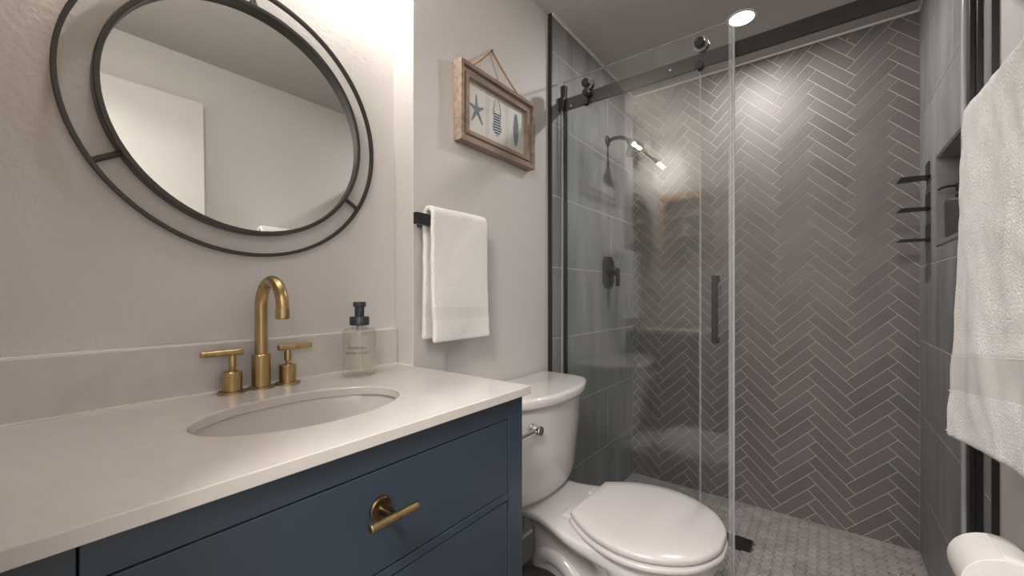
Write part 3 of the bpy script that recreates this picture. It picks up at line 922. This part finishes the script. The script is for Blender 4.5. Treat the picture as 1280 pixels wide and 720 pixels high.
# tank
def tankol(xb, xs, xc, hw, n=28, corner=.030):
    """plan outline: flat back at xb, bowed front from xs at the sides to xc in the middle"""
    out = [(xb, -hw+.012), (xb+.004, -hw+.003)]
    out.append((xb+.012, -hw))
    for i in range(n+1):
        y = -hw+2*hw*i/n; q = abs(y)/hw
        x = xc-(xc-xs)*(q**2.3)
        e = hw-abs(y)
        if e < corner: x -= (corner-math.sqrt(max(0, corner**2-(corner-e)**2)))*.9
        out.append((x, y))
    out += [(xb+.012, hw), (xb+.004, hw-.003), (xb, hw-.012)]
    return out
b = new(); xb = XP+.012
loft(b, [(tankol(xb+.02, -.780, -.745, .150), .3995), (tankol(xb+.01, -.765, -.722, .185), .406), (tankol(xb, -.760, -.712, .205), .425),
         (tankol(xb, -.758, -.704, .214), .46), (tankol(xb, -.750, -.688, .226), .60), (tankol(xb, -.745, -.676, .232), .725)])
tk = obj('tank', b, 'porcelain', to_, smooth=50)
b = new()
loft(b, [(tankol(xb-.001, -.742, -.668, .240), .7253), (tankol(xb-.003, -.736, -.660, .246), .728), (tankol(xb-.004, -.733, -.656, .248), .736),
         (tankol(xb-.004, -.733, -.656, .249), .7525), (tankol(xb-.003, -.735, -.658, .247), .757), (tankol(xb-.001, -.741, -.664, .242), .7595), (tankol(xb+.006, -.752, -.675, .232), .7605)])
obj('tank_lid', b, 'porcelain', to_, smooth=50)
# flush lever
ly, lz = 1.016, .664
b = new(); lathe(b, [(0, 0), (.017, 0), (.018, .002), (.018, .006), (.013, .010), (0, .010)], (-.7075, ly, lz), (1, 0, 0), 32)
lv = obj('flush_lever', b, 'chrome', to_)
b = new(); lathe(b, [(0, .009), (.0145, .009), (.0150, .011), (.0150, .034), (.0135, .036), (0, .036)], (-.7075, ly, lz), (1, 0, 0), 28)
tube(b, [(-.687, ly-.006, lz), (-.687, ly-.03, lz-.001), (-.692, ly-.095, lz-.004)], [.0085, .0075, .007], n=16)
obj('lever_arm', b, 'chrome', lv)

# ------------------------------------------------------------------ trash can
tc_ = thing('trash_can', (-.605, .846, ZF), 'black round trash can on the floor between vanity and toilet', 'trash can')
b = new(); lathe(b, [(0, 0), (.088, 0), (.092, .004), (.105, .262), (.104, .268)], (-.605, .846, ZF), n=48)
obj('bin', b, 'black', tc_, smooth=40)
b = new(); lathe(b, [(.107, .262), (.108, .266), (.107, .276), (.096, .286), (.06, .291), (0, .292)], (-.605, .846, ZF), n=48)
obj('bin_lid', b, 'black', tc_, smooth=50)

# ------------------------------------------------------------------ shower screen
sc_ = thing('shower_screen', (-.3, 1.54, .07), 'fixed glass shower panel with black top rail and black wall channels', 'shower screen')
b = new(); box(b, XT+.012, -.350, 1.549, 1.557, .074, 1.895); obj('fixed_glass', b, 'glass', sc_, smooth=0)
b = new(); box(b, XT+.001, XR-.001, 1.530, 1.541, 1.872, 1.922); ra = obj('rail', b, 'black', sc_, smooth=0, bevel=.0008)
for (xx, zz) in ((-.795, 1.898), (-.447, 1.898), (-.86, 1.885)):
    b = new(); lathe(b, [(0, .0008), (.004, .0008), (.0045, 0)], (xx, 1.5298, zz), (0, -1, 0), 16); obj('screw', b, 'chrome', ra)
b = new(); box(b, XT+.0005, XT+.026, 1.512, 1.530, 1.868, 1.926); obj('rail_bracket', b, 'black', sc_, smooth=0, bevel=.002)
b = new(); box(b, XR-.026, XR-.0005, 1.512, 1.530, 1.868, 1.926); obj('rail_bracket', b, 'black', sc_, smooth=0, bevel=.002)
b = new(); box(b, XT+.0005, XT+.016, 1.5415, 1.5485, .072, 1.99); box(b, XT+.0005, XT+.016, 1.5575, 1.565, .072, 1.99); box(b, XT+.0005, XT+.003, 1.5415, 1.565, .072, 1.99)
obj('wall_channel', b, 'black', sc_, smooth=0)
b = new(); box(b, XR-.010, XR-.0005, 1.528, 1.585, .072, H-.01); box(b, XR-.020, XR-.010, 1.545, 1.575, .072, H-.01)
obj('wall_channel', b, 'black', sc_, smooth=0, bevel=.0008)
b = new(); box(b, XR-.022, XR-.0005, 1.600, 1.622, .072, H-.01)
obj('strike_seal', b, 'strike', sc_, smooth=0, bevel=.003)
b = new(); box(b, -.352, -.346, 1.547, 1.559, .074, 1.865); obj('glass_edge_strip', b, 'edge', sc_, smooth=0, bevel=.001)
for xx in (-.785,):
    b = new(); cyl(b, (xx, 1.5535, 1.905), (xx, 1.529, 1.905), .012, n=20); obj('glass_clamp', b, 'black', sc_)
# sliding door
sd = thing('sliding_shower_door', (-.57, 1.518, .074), 'sliding clear glass shower door with black pull bar hung on rollers', 'shower door')
b = new(); box(b, -.893, -.240, 1.514, 1.522, .085, 1.988); gd = obj('door_glass', b, 'glass', sd, smooth=0)
b = new(); box(b, -.893, -.2535, 1.5138, 1.5222, 1.9882, 1.9895); obj('polished_edge', b, 'seal', sd, smooth=0)
b = new(); box(b, -.2415, -.2345, 1.511, 1.525, .085, 1.988); obj('edge_seal', b, 'seal', sd, smooth=0, bevel=.002)
b = new(); box(b, -.253, -.2425, 1.5125, 1.5235, .085, 1.988); obj('inner_seal', b, 'edge', sd, smooth=0, bevel=.002)
b = new(); box(b, -.898, -.893, 1.512, 1.524, .085, 1.87); obj('rear_seal', b, 'seal', sd, smooth=0, bevel=.001)
b = new(); box(b, -.297, -.279, 1.470, 1.484, .912, 1.138); hd = obj('pull_bar', b, 'black', sd, smooth=0, bevel=.001)
for zz in (.922, 1.128):
    b = new(); box(b, -.297, -.279, 1.4842, 1.5138, zz-.009, zz+.009); obj('standoff', b, 'black', hd, smooth=0, bevel=.001)
for xx, st in ((-.775, (1.944, 1.905, 1.866)), (-.340, (1.944, 1.864))):
    for k, zz in enumerate(st):
        big = (k == 0)
        b = new()
        r_ = .0165 if big else .0135
        lathe(b, [(0, 0), (r_, 0), (r_, .020), (r_-.002, .022), (0, .022)], (xx, 1.5138, zz), (0, -1, 0), 32)
        ro = obj('roller_knob', b, 'black', sd)
        if big:
            b = new(); lathe(b, [(.014, 0), (.025, 0), (.026, .001), (.025, .0025), (.014, .0025), (.014, 0)], (xx, 1.5139, zz), (0, -1, 0), 32)
            obj('washer', b, 'edge', ro)
            b = new(); lathe(b, [(0, 0), (.024, 0), (.024, .004), (.018, .006), (.018, .012), (.024, .014), (.024, .018), (0, .018)], (xx, 1.5222, zz+.004), (0, 1, 0), 32)
            obj('roller_wheel', b, 'black', ro)

# ------------------------------------------------------------------ shower fittings
sh = thing('showerhead', (XT, 2.015, 1.90), 'black shower head on a curved arm on the left tile wall', 'shower head')
b = new(); lathe(b, [(0, 0), (.028, 0), (.028, .004), (.018, .010), (0, .010)], (XT, 2.015, 1.89), (1, 0, 0), 32); obj('flange', b, 'black', sh)
b = new(); tube(b, [(XT+.005, 2.015, 1.89), (XT+.04, 2.015, 1.897), (XT+.075, 2.015, 1.893), (XT+.105, 2.015, 1.878), (XT+.12, 2.015, 1.860)], .0095, n=18); obj('arm', b, 'black', sh)
b = new(); lathe(b, [(0, 0), (.016, 0), (.018, .015), (.030, .035), (.052, .055), (.054, .062), (.050, .066), (0, .066)], (XT+.118, 2.015, 1.865), (.55, 0, -.83), 36); obj('spray_head', b, 'black', sh)
va = thing('shower_valve', (XT, 2.02, 1.19), 'black square shower valve with lever handle on the left tile wall', 'valve')
b = new(); box(b, XT, XT+.008, 1.953, 2.085, 1.112, 1.274)
bmesh.ops.bevel(b, geom=[e for e in b.edges if abs((e.verts[0].co-e.verts[1].co).x) > .004], offset=.018, segments=6, affect='EDGES')
obj('escutcheon', b, 'black', va, smooth=40, bevel=.0015)
b = new(); lathe(b, [(0, .008), (.024, .008), (.024, .045), (.021, .049), (0, .049)], (XT, 2.02, 1.195), (1, 0, 0), 32); hb = obj('hub', b, 'black', va)
b = new(); box(b, XT+.049, XT+.063, 2.006, 2.034, 1.118, 1.212); obj('lever', b, 'black', hb, smooth=0, bevel=.003)
# wall shelves
wlab = ('small black metal shelf on the right shower wall, topmost of three',
        'small black metal shelf on the right shower wall, middle of three',
        'small black metal shelf on the right shower wall, lowest of three')
proto = None
for k, dz in enumerate((0, -.1185, -.2370)):
    if proto is None:
        z0 = 1.523
        proto = thing('shower_shelf', (XR, 2.2, z0), wlab[0], 'shelf', 'black shelves on the right shower wall')
        b = new(); box(b, XR-.004, XR-.0005, 2.172, 2.238, z0-.006, z0+.056); obj('wall_plate', b, 'black', proto, smooth=0)
        b = new(); prism(b, [(XR-.001, 2.238), (XR-.001, 2.155), (XR-.045, 2.142), (.234, 2.136), (.2305, 2.238)], 'z', z0-.0035, z0-.0005)
        obj('shelf_plate', b, 'black', proto, smooth=0)
        for yy in (2.185,):
            pass
    else:
        c = copy_tree(proto, None, (0, 0, dz)); c['label'] = wlab[k]
# niche dispenser
nb = thing('soap_dispenser', (.366, 1.95, NZ0+t_), 'black embossed soap dispenser with pump in the shower niche', 'dispenser')
bx_, by_, bz_ =   .366, 2.003, NZ0+t_+.0005
b = new(); lathe(b, [(0, 0), (.034, 0), (.036, .003), (.038, .132), (.035, .138), (.016, .140), (0, .140)], (bx_, by_, bz_), n=64)
# diamond embossing
bmesh.ops.subdivide_edges(b, edges=[e for e in b.edges if abs(e.verts[0].co.z-e.verts[1].co.z) > .1], cuts=60)
for v in b.verts:
    hz = v.co.z-bz_
    if .006 < hz < .130:
        a = math.atan2(v.co.y-by_, v.co.x-bx_)
        d = .0014*(math.sin(a*16+hz*420)*math.sin(a*16-hz*420))
        r = Vector((v.co.x-bx_, v.co.y-by_, 0)); v.co += r.normalized()*d
obj('bottle_body', b, 'textured_black', nb, smooth=60)
b = new(); lathe(b, [(0, .140), (.014, .140), (.014, .152), (.007, .153), (.007, .164), (.013, .165), (.013, .190), (0, .191)], (bx_, by_, bz_), n=32)
tube(b, [(bx_-.008, by_, bz_+.183), (bx_-.03, by_, bz_+.184), (bx_-.048, by_, bz_+.180), (bx_-.055, by_, bz_+.174)], .0042, n=12)
obj('pump', b, 'black', nb)
# shower drain
dn = thing('shower_drain', (-.297, 1.9875, -.003), 'square black drain grate in the shower floor', 'drain')
b = new(); box(b, drain[0], drain[1], drain[2], drain[3], -.0035, .0009); obj('drain_pan', b, 'dark_gap', dn, smooth=0)
b = new()
for i in range(12): box(b, drain[0]+.004, drain[1]-.004, drain[2]+.005+i*.0075, drain[2]+.0085+i*.0075, -.0009, .0016)
obj('grate', b, 'black', dn, smooth=0)
b = new(); rw = .004
for a in ((drain[0]-rw, drain[0], drain[2]-rw, drain[3]+rw), (drain[1], drain[1]+rw, drain[2]-rw, drain[3]+rw), (drain[0], drain[1], drain[2]-rw, drain[2]), (drain[0], drain[1], drain[3], drain[3]+rw)):
    box(b, *a, -.0035, .0018)
obj('drain_rim', b, 'gunmetal', dn, smooth=0)

# ------------------------------------------------------------------ oak cabinet in the doorway wall (reflected in the shower glass)
ca = thing('wall_cabinet', (-.765, YA, CZ0), 'open oak wall cabinet with two shelves reflected in the shower glass', 'cabinet')
b = new(); fw = .045
for (x0, x1, z0, z1) in ((CX0-.03, CX0+fw-.03, CZ0-.03, CZ1+.03), (CX1-fw+.03, CX1+.03, CZ0-.03, CZ1+.03), (CX0+fw-.03, CX1-fw+.03, CZ0-.03, CZ0+fw-.03), (CX0+fw-.03, CX1-fw+.03, CZ1-fw+.03, CZ1+.03)):
    box(b, x0, x1, YA+.0005, YA+.018, z0, z1)
obj('face_frame', b, 'oak', ca, smooth=0, bevel=.002)
b = new()
box(b, CX0+.001, CX0+.013, YA-.098, YA, CZ0+.001, CZ1-.001); box(b, CX1-.013, CX1-.001, YA-.098, YA, CZ0+.001, CZ1-.001)
box(b, CX0+.013, CX1-.013, YA-.098, YA, CZ0+.001, CZ0+.013); box(b, CX0+.013, CX1-.013, YA-.098, YA, CZ1-.013, CZ1-.001)
obj('box', b, 'oak', ca, smooth=0)
M['mauve'] = mat('mauve_back', (.26, .20, .20), .8)
b = new(); box(b, CX0+.013, CX1-.013, YA-.099, YA-.094, CZ0+.013, CZ1-.013); obj('back_panel', b, 'mauve', ca, smooth=0)
for zz in (1.635, 1.495):
    b = new(); box(b, CX0+.0135, CX1-.0135, YA-.0935, YA-.002, zz, zz+.012); obj('shelf', b, 'oak', ca, smooth=0)
def jar(x, z, r, hh, m, lab):
    t = thing('storage_jar', (x, YA-.05, z), lab, 'jar', 'jars in the oak wall cabinet')
    b = new(); lathe(b, [(0, 0), (r*.92, 0), (r, .004), (r, hh*.72), (r*.8, hh*.8)], (x, YA-.05, z), n=32); obj('jar_body', b, m, t)
    b = new(); lathe(b, [(0, hh*.8), (r*.85, hh*.8), (r*.85, hh*.95), (r*.2, hh*.97), (r*.2, hh), (0, hh)], (x, YA-.05, z), n=32); obj('jar_lid', b, 'chrome', t)
jar(-.800, 1.5075, .030, .095, 'porcelain', 'white jar on the middle shelf of the oak cabinet')
jar(-.735, 1.6475, .024, .060, 'plastic_white', 'small pale jar on the top shelf of the oak cabinet')
jar(-.735, CZ0+.0135, .032, .095, 'tubeplastic', 'cloudy grey jar in the bottom of the oak cabinet')
